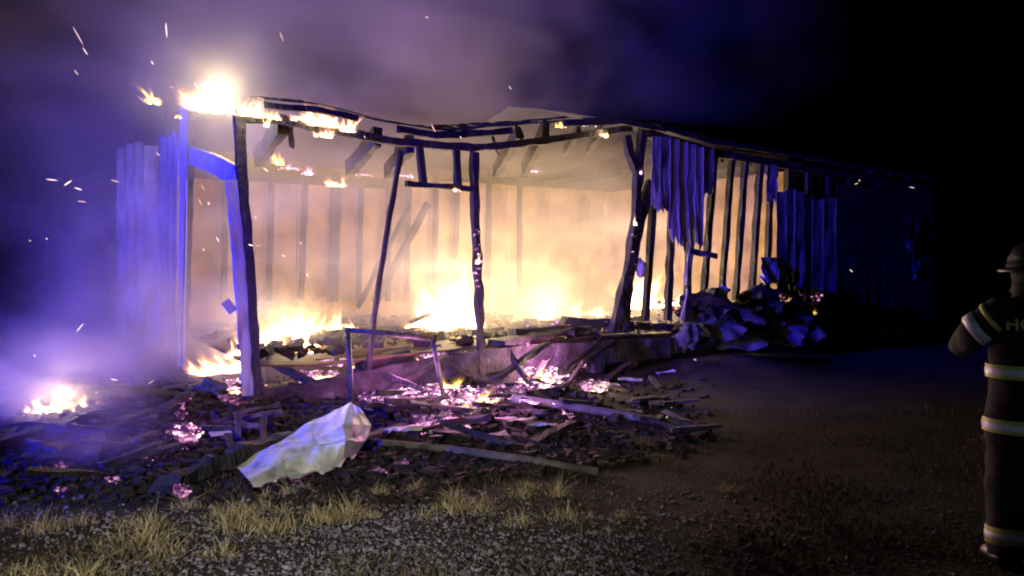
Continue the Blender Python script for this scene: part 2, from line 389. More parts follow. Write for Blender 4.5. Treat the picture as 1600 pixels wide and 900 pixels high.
# --- gable end on the left: header, stud, boards that still hang
polybeam('gable_header', [E(300, 243), E(338, 257), E(372, 275)], .08, .26, 'trim', H, .012)
beam('gable_stud', E(300, 168, .02), E(288, 568, .02), .10, .10, 'char', H, rough=.012)
beam('gable_stud', E(262, 175, .05), E(258, 560, .05), .08, .09, 'char', H)
for k, (x0, x1, y0, y1, m) in enumerate(((284, 296, 166, 572, 'trim'), (272, 281.6, 205, 560, 'paint'), (262, 271.6, 212, 548, 'paint'), (251, 261.6, 214, 520, 'paint'))):
    strip('siding_board', E, x0, x1, y0, y1, m, H, jag=14, curl=.03, nx=3, lean=-4)
def back_ext(px, py, t=0): return F(px, py, TB + .1)
for k, (x0, x1, y0, y1) in enumerate(((182, 196, 232, 520), (196.5, 210, 225, 500), (210.5, 224, 222, 515), (224.5, 250, 228, 540))):
    strip('siding_board', F, x0, x1, y0, y1, 'paint', H, jag=24, curl=.04, t=TB + .1, nx=3)
beam('gable_stud', F(215, 224, TB + .2), F(212, 560, TB + .2), .09, .09, 'char', H)
# --- torn siding on the front wall, right
for x0, x1, y0, y1, m, jg in ((1018, 1031, 214, 325, 'trim', 10), (1031.5, 1045, 214, 328, 'paint', 10), (1045.5, 1058, 218, 372, 'trim', 18), (1058.5, 1072, 222, 385, 'trim', 14),
                              (1072.5, 1085, 226, 372, 'trim', 16), (1085.5, 1096, 230, 385, 'trim', 18), (1096.5, 1112, 232, 300, 'paint', 16),
                              (1212, 1226, 300, 470, 'paint', 22), (1226.5, 1240, 296, 440, 'paint', 26), (1240.5, 1254, 300, 460, 'paint', 22),
                              (1254.5, 1268, 304, 455, 'char', 20), (1268.5, 1284, 312, 485, 'paint', 16), (1284.5, 1304, 310, 470, 'paint', 20)):
    strip('siding_strip', F, x0 - 1, x1 + 1.5, y0, y1, m, H, jag=jg, curl=.03, t=-.06 - .012 * (int(x0) % 2))
for x0 in range(1306, 1456, 15):
    strip('siding_strip', F, x0, x0 + 14.4, 288 + (x0 - 1306) * .1, 495, 'char' if x0 % 2 == 0 else 'roof', H, jag=8, curl=.02, t=-.05, nx=2, ny=8)
strip('siding_strip', F, 1196, 1213, 258, 312, 'trim', H, jag=8, curl=.04, t=-.05)
strip('siding_strip', F, 1186, 1212, 402, 446, 'trim', H, jag=12, curl=.16, t=-.1)
strip('siding_strip', F, 1414, 1432, 335, 392, 'scorch', H, jag=12, curl=.1, t=-.1)
strip('siding_strip', F, 1425, 1436, 408, 436, 'paint', H, jag=8, curl=.1, t=-.1)
polybeam('torn_batten', P2((1076, 392), (1096, 396), (1120, 400), t=-.12), .05, .10, 'paint', H, .04)
polybeam('torn_batten', P2((1078, 396), (1075, 420), (1072, 446), t=-.12), .09, .06, 'paint', H, .04)
polybeam('torn_wire', P2((1074, 452), (1070, 475), (1064, 500), t=-.1), .03, .03, 'trim', H, .008)
lump('torn_cloth', F(1001, 420, -.05), (.09, .05, .16), 'trim', H, seed=4, rough=.5)

# ================================================================== THINGS ROUND THE HOUSE
# --- crumpled white metal sheet
CT = [[onH(368, 728, .06), onH(430, 692, .24), onH(490, 657, .32), onH(547, 627, .40), onH(566, 642, .38)],
      [onH(382, 742, .10), onH(440, 706, .22), onH(492, 684, .27), onH(535, 664, .36), onH(580, 664, .30)],
      [onH(390, 750, .12), onH(446, 722, .17), onH(500, 697, .24), onH(540, 690, .26), onH(572, 688, .20)],
      [onH(398, 762, .05), onH(450, 748, .05), onH(500, 740, .05), onH(535, 724, .06), onH(556, 712, .06)]]
def msheet(u, v):
    a = u * 3.9999; b = v * 2.9999; i, j = int(a), int(b); f, g = a - i, b - j
    p = CT[j][i].lerp(CT[j][i + 1], f).lerp(CT[j + 1][i].lerp(CT[j + 1][i + 1], f), g)
    p = p + Vector((-.1, -.6, .6)) * (.035 * (.5 - abs(nz(u * 3.2, v * 2.2, 1.5)) * 2) + .014 * (.4 - abs(nz(u * 8, v * 5, 4.5)) * 2) + .008 * nz(u * 17, v * 11, 7) - .05 * math.exp(-((v - .55) / .03) ** 2) * (u < .85))
    if v > .97: p += Vector((.10 * nz(u * 14, 3), .2 * nz(u * 12, 9), 0))
    return p
tag(sheet('metal_sheet', msheet, 44, 27, 'metal', None, .006, False), 'crumpled white metal sheet lying on the charred ground before the corner post', 'metal sheet')
tag(beam('charred_beam', onG(248, 772, .06), onG(455, 716, .20), .12, .12, 'char', None, rough=.04, rag=.4, seg=.1),
    'thick charred beam propped under the crumpled white metal sheet', 'beam')
# --- bent metal frame
fr = empty('bent_steel_surround', onG(548, 648))
tag(fr, 'bent upright metal frame leaning behind the crumpled white sheet', 'frame')
Yf = 8.95
def tubeobj(name, pts, r, mat, parent=None, k=8):
    v, f = tube(pts, r, k); return mk(name, v, f, mat, parent, smooth=True)
tubeobj('frame_leg', [Yp(543, 512, Yf), Yp(547, 580, Yf), Yp(549, 656, Yf)], .032, 'steel', fr)
tubeobj('frame_rail', [Yp(543, 515, Yf), Yp(610, 521, Yf + .1), Yp(677, 530, Yf + .2)], .026, 'steel', fr)
tubeobj('frame_leg', [Yp(675, 528, Yf + .2), Yp(684, 570, Yf + .2), Yp(696, 636, Yf + .2)], .026, 'steel', fr)
tubeobj('frame_bracket', [Yp(680, 541, Yf + .2), Yp(690, 540, Yf + .2)], .016, 'steel', fr)
# --- long poles on the ground
tag(tubeobj('fallen_pole', [onG(800, 630, .06), onG(900, 645, .06), onG(1000, 660, .05), onG(1110, 678, .05)],   .05, 'pole'), 'long ash grey pole lying from the embers out to the right', 'pole')
tag(tubeobj('fallen_pole', [onG(560, 695, .04), onG(700, 710, .05), onG(820, 727, .05), onG(935, 744, .04)], .035, 'pole'), 'thin ash grey pole lying between debris and dry grass', 'pole')
tag(beam('charred_log', onG(-20, 712, .05), onG(165, 650, .04), .12, .12, 'char', rough=.03), 'charred log sloping up the mound below the separate small fire', 'log')
# --- broken slatted crate beside the corner post
cr = empty('broken_crate', onG(405, 690)); tag(cr, 'broken slatted wooden crate lying at the foot of the corner post', 'crate')
for a, b in (((368, 660), (438, 656)), ((370, 668), (440, 668)), ((372, 676), (410, 694))):
    beam('slat', onG(*a, .10), onG(*b, .17), .07, .03, 'scorch', cr, rough=.012, seg=.08)
beam('end_post', onG(372, 692, .0), onG(372, 684, .22), .05, .05, 'scorch', cr); beam('end_post', onG(412, 694, .0), onG(412, 688, .26), .05, .05, 'scorch', cr)
# --- fallen roof timbers lying over the floor edge
for i, (a, b, ta, tb, w, h, lab) in enumerate((((775, 536), (915, 512), -.1, .5, .3, .08, 'charred roof plank fallen over the rim beam, widest of the heap'),
        ((800, 520), (1005, 497), .4, .8, .2, .1, 'charred joist lying along the floor edge below the peach glow'),
        ((880, 500), (1050, 512), .3, .1, .14, .12, 'charred timber resting against the leaning posts'),
        ((415, 560), (500, 606), .7, .25, .08, .1, 'charred lath sloping down inside the left bay'),
        ((640, 505), (700, 478), 1.5, 1.6, .05, .05, 'thin burning stick jutting out before the tall flame'),
        ((560, 575), (640, 552), .2, .3, .12, .12, 'charred block lying on the sagging rim beam'))):
    tag(beam('fallen_timber', F(*a, ta), F(*b, tb), w, h, 'char', None, rough=.02), lab, 'timber')
random.seed(41)
for i in range(13):
    px = random.uniform(430, 1040); f = (px - 400) / 640; py = 640 - 75 * f + random.uniform(-10, 30)
    a = F(px, py, random.uniform(-.9, -.05)); a.z = max(a.z, gz(a.x, a.y) + .03); an = random.uniform(-.6, 2.6)
    b = a + U * math.cos(an) * random.uniform(.3, 1.1) + N * .35 * random.random() + Vector((0, 0, random.uniform(.0, .42)))
    tag(beam('leaning_board', a, b, random.uniform(.05, .16), random.uniform(.03, .08), 'char', None, rough=.009, seg=.12, rag=.3), 'charred board leaning in the embers against the rim beam', 'board', 'charred boards leaning on the rim beam')
# --- insulation heaps and cloth at the right part of the wall
def heap(name, c, r, mat, seed, n=11):
    """an irregular pile: crumpled flaps leaning on each other"""
    rnd = random.Random(seed); vs = []; fs = []
    for i in range(n):
        k = i / n; a = rnd.uniform(0, 6.3); q = math.sqrt(rnd.random()) * (1 - .6 * k)
        o = Vector(c) + U * (math.cos(a) * r[0] * q) + N * (math.sin(a) * r[1] * q) + Vector((0, 0, r[2] * (k * 1.1 - .55)))
        R3 = Matrix.Rotation(rnd.uniform(0, 6.3), 3, 'Z') @ Matrix.Rotation(rnd.uniform(-1.1, 1.1), 3, 'X')
        sx, sy = r[0] * rnd.uniform(.5, .95), r[0] * rnd.uniform(.35, .6); b0 = len(vs); K = 9; th = rnd.uniform(.08, .2)
        for side_ in (1, -1):
            for y in range(K + 1):
                for x in range(K + 1):
                    u, v = x / K * 2 - 1, y / K * 2 - 1; e = max(abs(u), abs(v)); z = .13 * nz(u * 1.6 + i * 5, v * 1.6, seed) + .05 * nz(u * 4 + i, v * 4, seed) - .12 * e * e + side_ * th * (1 - e ** 4) * .5
                    vs.append(o + R3 @ Vector((u * sx * (1 + .25 * nz(v * 3, i, 1)), v * sy * (1 + .25 * nz(u * 3, i, 2)), z)))
            for y in range(K):
                for x in range(K):
                    p = b0 + (0 if side_ == 1 else (K + 1) ** 2) + y * (K + 1) + x; f = (p, p + 1, p + K + 2, p + K + 1); fs.append(f if side_ == 1 else f[::-1])
    for i, v in enumerate(vs): v.z = max(v.z, gz(v.x, v.y) + .005)
    return mk(name, vs, fs, mat, None, smooth=True)
for i, (px, py, r, m, lab) in enumerate(((1145, 500, (.62, .35, .4), 'fluff', 'soft heap of torn insulation under the bare studs'),
        (1235, 498, (.62, .35, .36), 'fluff', 'soft heap of torn insulation below the tattered siding'),
        (1105, 486, (.45, .4, .6), 'debris', 'charred debris heap at the foot of the bare studs'),
        (1185, 470, (.5, .35, .5), 'debris', 'charred debris heap behind the insulation'))):
    p = F(px, py, -.25 if m == 'fluff' else -.1); p.z = max(.2, p.z)
    tag(heap('insulation_heap' if m == 'fluff' else 'debris_heap', p, r, m, i * 3 + 1), lab, 'insulation' if m == 'fluff' else 'debris', kind='stuff')
tag(lump('crumpled_cloth', F(1076, 525, -.4), (.17, .14, .2), 'fluff', None, seed=9, n=4, rough=.6, fr=2.0), 'crumpled pale cloth lying at the end of the rim beam', 'cloth')
tag(lump('crumpled_cloth', onG(330, 622, .1), (.16, .14, .12), 'fluff', None, seed=12, n=4, rough=.6, fr=2.0), 'crumpled pale cloth lying beside the corner post', 'cloth')
sheetsp = lambda c, sx, sy, sd, tilt: (lambda u, v: Vector(c) + Vector(((u - .5) * sx, (v - .5) * sy, tilt * (v - .5) + .05 * nz(u * 3 + sd, v * 3, sd))))
tag(sheet('torn_board', sheetsp(F(1130, 470, -.25), .16, .05, 2, .5), 4, 6, 'trim', None, .012), 'pale torn board standing up in the debris by the studs', 'board')
# --- pale scraps and charred boards scattered in front
random.seed(5)
for px, py, ln, wd, ang in ((622, 682, .42, .16, .1), (690, 682, .25, .12, .4), (705, 668, .3, .08, -.2), (745, 665, .3, .1, .3), (800, 668, .5, .09, -.5), (830, 640, .3, .07, -.9), (850, 672, .3, .08, -.1), (775, 690, .24, .1, .3),
                            (440, 706, .4, .16, .2), (480, 722, .3, .12, .3), (345, 690, .2, .12, .5), (950, 610, .3, .08, .3), (985, 600, .34, .08, .1), (1040, 585, .26, .08, 0)):
    c = onG(px, py, .04 + random.random() * .05); d = Vector((math.cos(ang), math.sin(ang), random.uniform(-.1, .2))) * ln / 2
    tag(beam('pale_scrap', c - d, c + d, wd, .018, 'ash', None, rough=.02, seg=.08), 'pale ash covered scrap of board among the embers', 'scrap', 'pale scraps among the embers')
for i in range(72):
    px = random.uniform(60, 1090); py = random.uniform(612, 752) if px < 600 else random.uniform(600, 700)
    if 360 < px < 590 and py > 640: continue
    c = onG(px, py, .05 + random.random() * .06)
    a = random.uniform(-1.6, 1.6); ln = random.uniform(.25, .8); d = Vector((math.cos(a), math.sin(a), random.uniform(-.25, .25))) * ln / 2
    tag(beam('charred_board', c - d, c + d, random.uniform(.05, .13), random.uniform(.025, .06), 'char' if random.random() < .75 else 'debris', None, rough=.015, seg=.15),
        'short charred board lying among the burnt debris before the house', 'board', 'charred boards scattered before the house')
# --- crumbs of char, glowing coals
def chunks(name, spots, mat, seed, label, cat, glow=False):
    random.seed(seed); vs = []; fs = []; ht = []
    for c, r, g in spots:
        o = len(vs); q = Matrix.Rotation(random.uniform(0, 6.3), 3, 'Z') @ Matrix.Rotation(random.uniform(-.7, .7), 3, 'X')
        sx, sy, sz = r * random.uniform(.5, 1.5), r * random.uniform(.4, 1), r * random.uniform(.25, .7)
        for dx, dy, dz in ((-1, -1, -1), (1, -1, -1), (1, 1, -1), (-1, 1, -1), (-1, -1, 1), (1, -1, 1), (1, 1, 1), (-1, 1, 1)):
            vs.append(Vector(c) + q @ Vector((dx * sx * random.uniform(.6, 1.1), dy * sy * random.uniform(.6, 1.1), dz * sz * random.uniform(.5, 1.1)))); ht.append(max(0, min(1, g * random.uniform(.3, 1.15))))
        fs += [tuple(o + k for k in f) for f in ((3, 2, 1, 0), (4, 5, 6, 7), (0, 1, 5, 4), (1, 2, 6, 5), (2, 3, 7, 6), (3, 0, 4, 7))]
    o = mk(name, vs, fs, mat, None, attr=('glow', ht), origin=Vector((0, 0, 0)))
    return tag(o, label, cat, kind='stuff')
random.seed(21); sp_ = []
for i in range(6500):
    px = random.uniform(-60, 1130); py = random.uniform(590, 790) if px < 700 else random.uniform(590, 760)
    if px > 700 and py > 760 - (px - 700) * .12: continue
    if px > 850 and random.random() < (px - 850) / 280: continue
    if px < 700 and py > 750 and random.random() < .6: continue
    sp_.append((onG(px, py, .012), random.choice((.018, .025, .03, .045, .06)) , 0))
chunks('charred_debris', sp_, 'debris', 3, 'bed of charred crumbs and ash covering the ground before the house', 'debris')
random.seed(33); ce = []
def coals(px, py, rx, ry, n, g, r=.03, lift=.05):
    for i in range(int(n * 2.0)):
        a = random.uniform(0, 6.3); k = math.sqrt(random.random())
        c = onG(px + rx * k * math.cos(a), py + ry * k * math.sin(a), random.uniform(.01, lift))
        ce.append((c, r * random.choice((.3, .4, .5, .7, 1.0, 1.3)), g * (.15 + 1.0 * random.random() ** 1.3)))
coals(640, 612, 62, 16, 300, 1.0, .034); coals(600, 622, 40, 10, 120, .8); coals(610, 628, 45, 10, 120, .62); coals(720, 622, 44, 16, 220, 1.0)
coals(845, 592, 44, 17, 330, 1.5, .038); coals(790, 615, 40, 12, 110, .7); coals(930, 606, 22, 8, 90, .95); coals(895, 575, 25, 8, 80, .8)
coals(690, 672, 45, 11, 110, .85, .03); coals(670, 660, 25, 6, 40, .6); coals(700, 655, 12, 8, 24, .6, .02)
coals(290, 680, 26, 14, 70, 1.0); coals(285, 640, 14, 22, 26, .5, .02); coals(365, 605, 16, 8, 60, .95); coals(370, 628, 25, 8, 60, .45)
coals(285, 770, 12, 9, 26, .7, .025); coals(100, 735, 18, 3, 22, .55, .018); coals(65, 741, 14, 3, 14, .45, .018); coals(175, 757, 14, 4, 12, .6, .016)
coals(595, 743, 14, 4, 18, .65, .018); coals(634, 727, 6, 5, 8, .6, .014); coals(95, 773, 9, 3, 8, .6, .014); coals(450, 752, 40, 8, 34, .35, .02)
coals(885, 655, 10, 10, 14, .7, .016); coals(1000, 545, 50, 5, 30, .4, .02); coals(240, 705, 60, 25, 26, .5, .012); coals(900, 640, 160, 30, 34, .6, .01)
GC = chunks('glowing_coals', ce, 'coal', 4, 'bed of glowing pink coals along and under the rim beam', 'coals')
fd = []
for i in range(1500):
    s_, t_ = random.uniform(.2, 9.8), random.uniform(.15, 5.3); fd.append((L(s_, t_, FLOOR + random.uniform(.02, .10)), random.choice((.02, .03, .05, .08, .12)), 0))
chunks('floor_debris', fd, 'debris', 6, 'charred crumbs strewn over the floor inside the house', 'debris')
cf = []
def fcoals(px, py, t, rx, ry, n, g, r=.03):
    for i in range(n): cf.append((F(px + random.uniform(-rx, rx), py + random.uniform(-ry, ry), t), r * random.uniform(.5, 1.5), g * random.uniform(.3, 1.1)))
fcoals(1000, 500, .1, 55, 18, 70, .5, .025); fcoals(1055, 485, .2, 30, 20, 40, .5, .025); fcoals(880, 505, .5, 60, 6, 40, .6, .025); fcoals(812, 536, -.1, 14, 4, 24, .9, .025)
fcoals(560, 566, .6, 60, 6, 60, .8); fcoals(690, 556, .4, 60, 5, 70, .85); fcoals(500, 588, .8, 30, 8, 50, .8); fcoals(1240, 465, -.15, 45, 6, 16, .6, .02)
fcoals(745, 400, -.07, 4, 50, 20, .7, .02); fcoals(990, 400, -.07, 6, 40, 14, .7, .015); fcoals(410, 610, .1, 6, 10, 14, .8, .025)
chunks('glowing_floor_coals', cf, 'coal', 8, 'glowing coals strewn on the floor boards and on the leaning posts', 'coals')

# ================================================================== FLAMES
def lamp(name, loc, energy, color, radius, parent):
    d = bpy.data.lights.new(name, 'POINT'); d.energy = energy; d.color = color; d.shadow_soft_size = radius
    o = bpy.data.objects.new(name, d); COL.objects.link(o); o.parent = parent; o.location = Vector(loc) - wloc(parent)
WARM = (1.0, .75, .42)
def flame(base, w, h, n, seed, label, mat='flame', light=0, along=None, lean=(0, 0), lz=.45, color=WARM, hot=1.0, depth=.35):
    """a cluster of tapering, wavering tongues of burning gas; each tongue is three nested shells"""
    rnd = random.Random(seed); vs = []; fs = []; ht = []
    along = Vector(along).normalized() if along else U
    cross = Vector((0, 0, 1)).cross(along)
    base = Vector(base)
    up = Vector((0, 0, 1))
    def shells(c, ax1, ax2, ax3, r1, r2, r3, kk, ph):          # rounded gas body at the root that joins the tongues
        K = 10; LV = 6
        for sh, q in ((1, .45), (.68, .75), (.36, 1.0)):
            o = len(vs)
            for a in range(LV + 1):
                la = -math.pi / 2 + math.pi * a / LV
                for b_ in range(K):
                    t = 2 * math.pi * b_ / K; d = Vector((math.cos(la) * math.cos(t), math.cos(la) * math.sin(t), math.sin(la)))
                    wob = 1 + .45 * noise.noise(d * 1.7 + Vector((ph, seed, ph)))
                    vs.append(c + (ax1 * d.x * r1 + ax2 * d.y * r2 + ax3 * d.z * r3) * sh * wob); ht.append(hot * q * kk)
            for a in range(LV):
                for b_ in range(K): fs.append((o + a * K + b_, o + a * K + (b_ + 1) % K, o + (a + 1) * K + (b_ + 1) % K, o + (a + 1) * K + b_))
    shells(base + up * h * .08, along, cross, up, w * .36, w * .3 * depth + .008, max(h * .16, .010), .6, seed)
    for i in range(n):
        off = rnd.uniform(-.5, .5); c = base + along * (off * w * .9) + cross * rnd.uniform(-depth, depth) * w * .5
        hh = h * rnd.uniform(.2, 1.0) ** 1.3 * (1 - 1.6 * off * off); rr = min(w * .24, hh * .5) * rnd.uniform(.35, 1.1)
        ph = rnd.uniform(0, 6); K = 7; LV = 9; tl = rnd.gauss(0, .35); fl = rnd.uniform(.25, 1.0)
        for sh, kk in ((1.7, .10), (1.3, .2), (1.0, .36), (.7, .65), (.4, 1.0)):
            o = len(vs)
            for a in range(LV + 1):
                f = a / LV; z = hh * f * (1 - .2 * (1 - sh)) * (1 if sh <= 1 else .5 + .5 * sh)
                r = rr * sh * ((1 - f) ** fl) * (.75 + .35 * math.sin(f * 7 + ph)) if f < 1 else rr * .02
                ox = .7 * rr * math.sin(f * 4.2 + ph) * f + (lean[0] + tl) * z; oy = .4 * rr * math.cos(f * 3.7 + ph) * f + lean[1] * z
                for b in range(K):
                    t = 2 * math.pi * b / K; wob = 1 + .6 * nz(b * 1.3 + ph, f * 5, seed)
                    vs.append(c + along * (ox + r * wob * math.cos(t)) + cross * (oy + r * wob * math.sin(t)) + Vector((0, 0, z - .02)))
                    ht.append(hot * kk * (1 - .8 * f))
            for a in range(LV):
                for b in range(K):
                    fs.append((o + a * K + b, o + a * K + (b + 1) % K, o + (a + 1) * K + (b + 1) % K, o + (a + 1) * K + b))
    ob = mk('flame', vs, fs, mat, None, smooth=True, attr=('glow', ht), origin=base)
    tag(ob, label, 'flame', 'flames in the burning house')
    if light: lamp('fire_light', base + Vector((0, 0, h * lz)), light, color, max(.06, min(w, h) * .5), ob)
    return ob
def FF(px, py, t): return F(px, py, t)
WLOC[GC] = Vector((0, 0, 0))
for px, py, e in ((640, 620, 95), (850, 600, 100), (300, 680, 9), (760, 645, 55), (700, 675, 26)): lamp('coal_light', onG(px, py, .35), e, (1.0, .27, .85), .25, GC)
flame(FF(718, 512, 1.6), 1.0, 1.2, 26, 1, 'tall white hot flame behind the charred middle post', light=540)
flame(FF(690, 510, 2.0), 1.4, .8, 22, 2, 'broad flame on the floor left of the charred middle post')
flame(FF(455, 552, 1.8), 1.15, .85, 26, 3, 'wide flame on the floor of the left bay', light=300)
flame(FF(420, 550, 1.4), .6, .55, 12, 4, 'low flame on the floor right behind the corner post')
flame(FF(500, 540, 2.4), .8, .65, 12, 5, 'flame at the foot of the bare back wall studs')
flame(FF(470, 540, 3.0), 2.6, .5, 30, 54, 'long row of flames along the floor before the back wall', hot=.8)
flame(FF(540, 515, 2.8), .5, .42, 6, 6, 'small flame between left bay and metal frame')
flame(FF(1010, 480, 1.3), .9, .85, 22, 7, 'bright flame behind the leaning posts', light=350)
flame(FF(1045, 476, 1.5), .5, .5, 12, 8, 'flame behind the studs right of the leaning posts')
flame(FF(860, 500, 3.2), 2.2, .55, 10, 9, 'broad low flame deep inside the house', hot=.5, light=800)
flame(FF(930, 492, 2.6), 1.2, .4, 8, 10, 'low flame behind the fallen joists', hot=.6)
flame(FF(620, 540, 2.4), 1.0, .3, 10, 11, 'row of low flames behind the metal frame', hot=.8)
flame(FF(505, 592, .7), .5, .16, 8, 12, 'small flame on the floor edge beside the metal frame')
flame(FF(570, 572, .6), .5, .16, 8, 13, 'low flame licking the sagging rim beam through the metal frame')
flame(FF(680, 562, .4), .7, .14, 9, 14, 'low flame along the rim beam left of the middle post')
CORN = E(345, 158, .1)
flame(E(340, 172, -.05), .95, .36, 26, 15, 'bright flame on the gable edge left of the corner post', light=130, lz=.6, color=(1, .8, .45))
flame(F(388, 178, -.35), .36, .32, 14, 16, 'bright flame on top of the corner post', light=40, color=(1, .8, .45))
flame(E(322, 135, .0), .3, .12, 5, 17, 'small pinkish flame on the burning gable edge', mat='flame_p')
for px, py, w, h, sd, lab in ((430, 184, .22, .08, 18, 'little flame on the eave next to the corner post'), (470, 187, .3, .10, 19, 'low flame under the eave, left of the tall one'), (505, 194, .42, .22, 20, 'tallest flame along the sagging eave'),
                              (543, 203, .2, .14, 21, 'flame on the sagging eave right of the tallest one'), (506, 212, .24, .09, 22, 'flame hanging below the sagging top plate'), (416, 195, .07, .08, 23, 'tiny flame drop beside the corner post')):
    flame(F(px, py, -.2), w, h * 1.7, 14, sd, lab, light=6 if sd == 20 else 0, depth=.15)
flame(F(876, 197, -.3), .18, .1, 5, 24, 'small yellow flame on the roof edge', mat='flame_y')
flame(F(920, 195, -.3), .45, .05, 8, 25, 'thin pink line of fire along the roof edge', mat='flame_p')
flame(F(943, 212, -.1), .24, .12, 6, 26, 'white flame under the roof edge next to the leaning posts', light=4)
for px, py, w, h, sd, m, lab in ((432, 256, .3, .3, 27, 'flame_y', 'yellow flame on the back wall plate'), (455, 264, .6, .14, 28, 'flame_p', 'pink flame along the back wall plate'), (482, 272, .4, .22, 29, 'flame_p', 'curling pink flame on the back wall plate'),
                                 (524, 290, .3, .34, 30, 'flame', 'flame at the head of the wide back stud'), (570, 274, .5, .12, 31, 'flame_p', 'thin pink flame on the back plate behind the hanging joists'), (625, 275, .9, .12, 32, 'flame_p', 'long pink flame on the back plate left of the cripple studs'),
                                 (835, 268, .6, .1, 33, 'flame_p', 'thin pink flame behind the two hanging joists')):
    flame(F(px, py, TB - .2), w, h, 7, sd, lab, mat=m)
flame(F(712, 297, -.06), .2, .07, 5, 34, 'small white flame on the header'); flame(F(746, 410, -.08), .08, .2, 5, 35, 'small white flame halfway up the middle post')
flame(F(993, 350, -.08), .08, .18, 5, 36, 'small white flame where the leaning posts cross'); flame(F(1001, 270, -.08), .06, .08, 4, 37, 'tiny flame at the fork of the leaning posts', mat='flame_p')
flame(onG(845, 602, .0), .75, .26, 14, 38, 'white hot fire under the rim beam', light=60, along=(1, .3, 0), lz=.9)
flame(onG(850, 596, .0), 1.0, .12, 16, 52, 'white hot sheet of fire on the coals behind the pier', along=(1, .3, 0))
flame(onG(640, 618, .0), 1.1, .07, 16, 53, 'low pink fire creeping over the coals behind the metal frame', mat='flame_p', along=(1, .35, 0), hot=.7)
flame(onG(932, 612, .0), .3, .14, 7, 39, 'small flame on the coals right of the pier', light=12, along=(1, -.6, 0), lz=1.0)
flame(onG(735, 640, .0), .4, .26, 9, 40, 'yellow flame at the foot of the middle post', mat='flame_y', light=26, along=(1, 0, 0), lz=.9)
flame(onG(772, 630, .0), .2, .16, 6, 41, 'small flame right of the middle post foot', along=(1, 0, 0))
flame(onG(700, 612, .05), .4, .2, 8, 42, 'yellowish flame beside the charred pier', mat='flame_y', along=(1, 0, 0))
flame(F(822, 572, .3), .3, .22, 6, 43, 'small flame glimpsed between the piers', mat='flame_p')
flame(onH(100, 638, .02), .75, .2, 22, 44, 'separate small fire on the ground beyond the dark mound', light=26, along=(1, .6, 0), lz=.8)
flame(E(348, 580, .25), .9, .34, 20, 45, 'low flame at the doorway in the gable end', light=24)
flame(E(374, 556, .2), .4, .4, 10, 46, 'leaping flame close to the corner post inside the gable end')
flame(G(366, 614, .05), .22, .12, 6, 47, 'small flame at the foot of the gable end')
flame(F(1230, 472, -.1), .12, .14, 4, 48, 'tiny flame under the tattered siding', mat='flame_y')
flame(F(1274, 490, -.1), .16, .16, 4, 49, 'dim orange flame beside the far siding', mat='flame_y', hot=.4)
flame(Yp(243, 160, 9.2), .2, .24, 5, 50, 'flying burning scrap trailing a yellow flame', mat='flame_y', lean=(-.5, 0))
flame(Yp(277, 182, 9.2), .07, .07, 4, 51, 'small flying scrap burning yellow', mat='flame_y')
# --- sparks
random.seed(77); SP = [(122, 56, 8, 14), (133, 80, 4, 6), (119, 113, 3, 4), (260, 47, 1, 12), (440, 57, 3, 8), (238, 98, 2, 3), (223, 157, 8, 7), (268, 136, 4, 2), (247, 241, 3, 3), (81, 281, 9, 1), (106, 286, 6, -4), (122, 295, 6, 2), (128, 315, 7, 1), (180, 283, 7, 2),
     (125, 512, 6, -7), (47, 376, 2, 1), (73, 373, 1, 1), (138, 578, 3, 1), (178, 593, 6, 1), (236, 597, 5, -3), (150, 614, 3, -2), (54, 556, 2, 2), (317, 293, 3, 5), (313, 316, 3, 5), (326, 318, 1, 2), (340, 374, 2, 4), (318, 390, 1, 2), (403, 384, 4, 1), (392, 383, 4, 1),
     (399, 340, 2, 2), (667, 27, 2, 2), (797, 137, 2, 3), (677, 200, 3, 6), (1338, 287, 3, -1), (1343, 282, 1, 1), (1425, 293, 4, 1), (1330, 423, 2, 2), (720, 215, 1, 2), (570, 214, 1, 2), (425, 250, 5, 3), (415, 265, 4, 3), (443, 400, 2, 1), (470, 380, 1, 2), (480, 430, 1, 3), (880, 630, 2, 1), (1086, 562, 2, 1), (1066, 561, 1, 1), (995, 632, 2, 1), (1043, 653, 2, 2), (865, 631, 2, 1)]
for px, py, dx, dy in SP:
    if px > 1300: y = F(px, py, -.3).y
    elif py > 540 and px > 600: y = onG(px, py).y - .3
    else: y = random.uniform(8.3, 9.1)
    a = Yp(px - dx, py - dy, y); b = Yp(px + dx, py + dy, y + random.uniform(-.05, .05))
    if (b - a).length < .02: b = a + Vector((.012, 0, .014))
    v, f = tube([a, a.lerp(b, .3), a.lerp(b, .7), b], [.0015, .006, .006, .0015], 5)
    tag(mk('flying_spark', v, f, 'spark', None, attr=('glow', [random.uniform(.4, 1)] * len(v))), 'glowing spark drifting through the smoke', 'spark', 'sparks drifting round the fire')

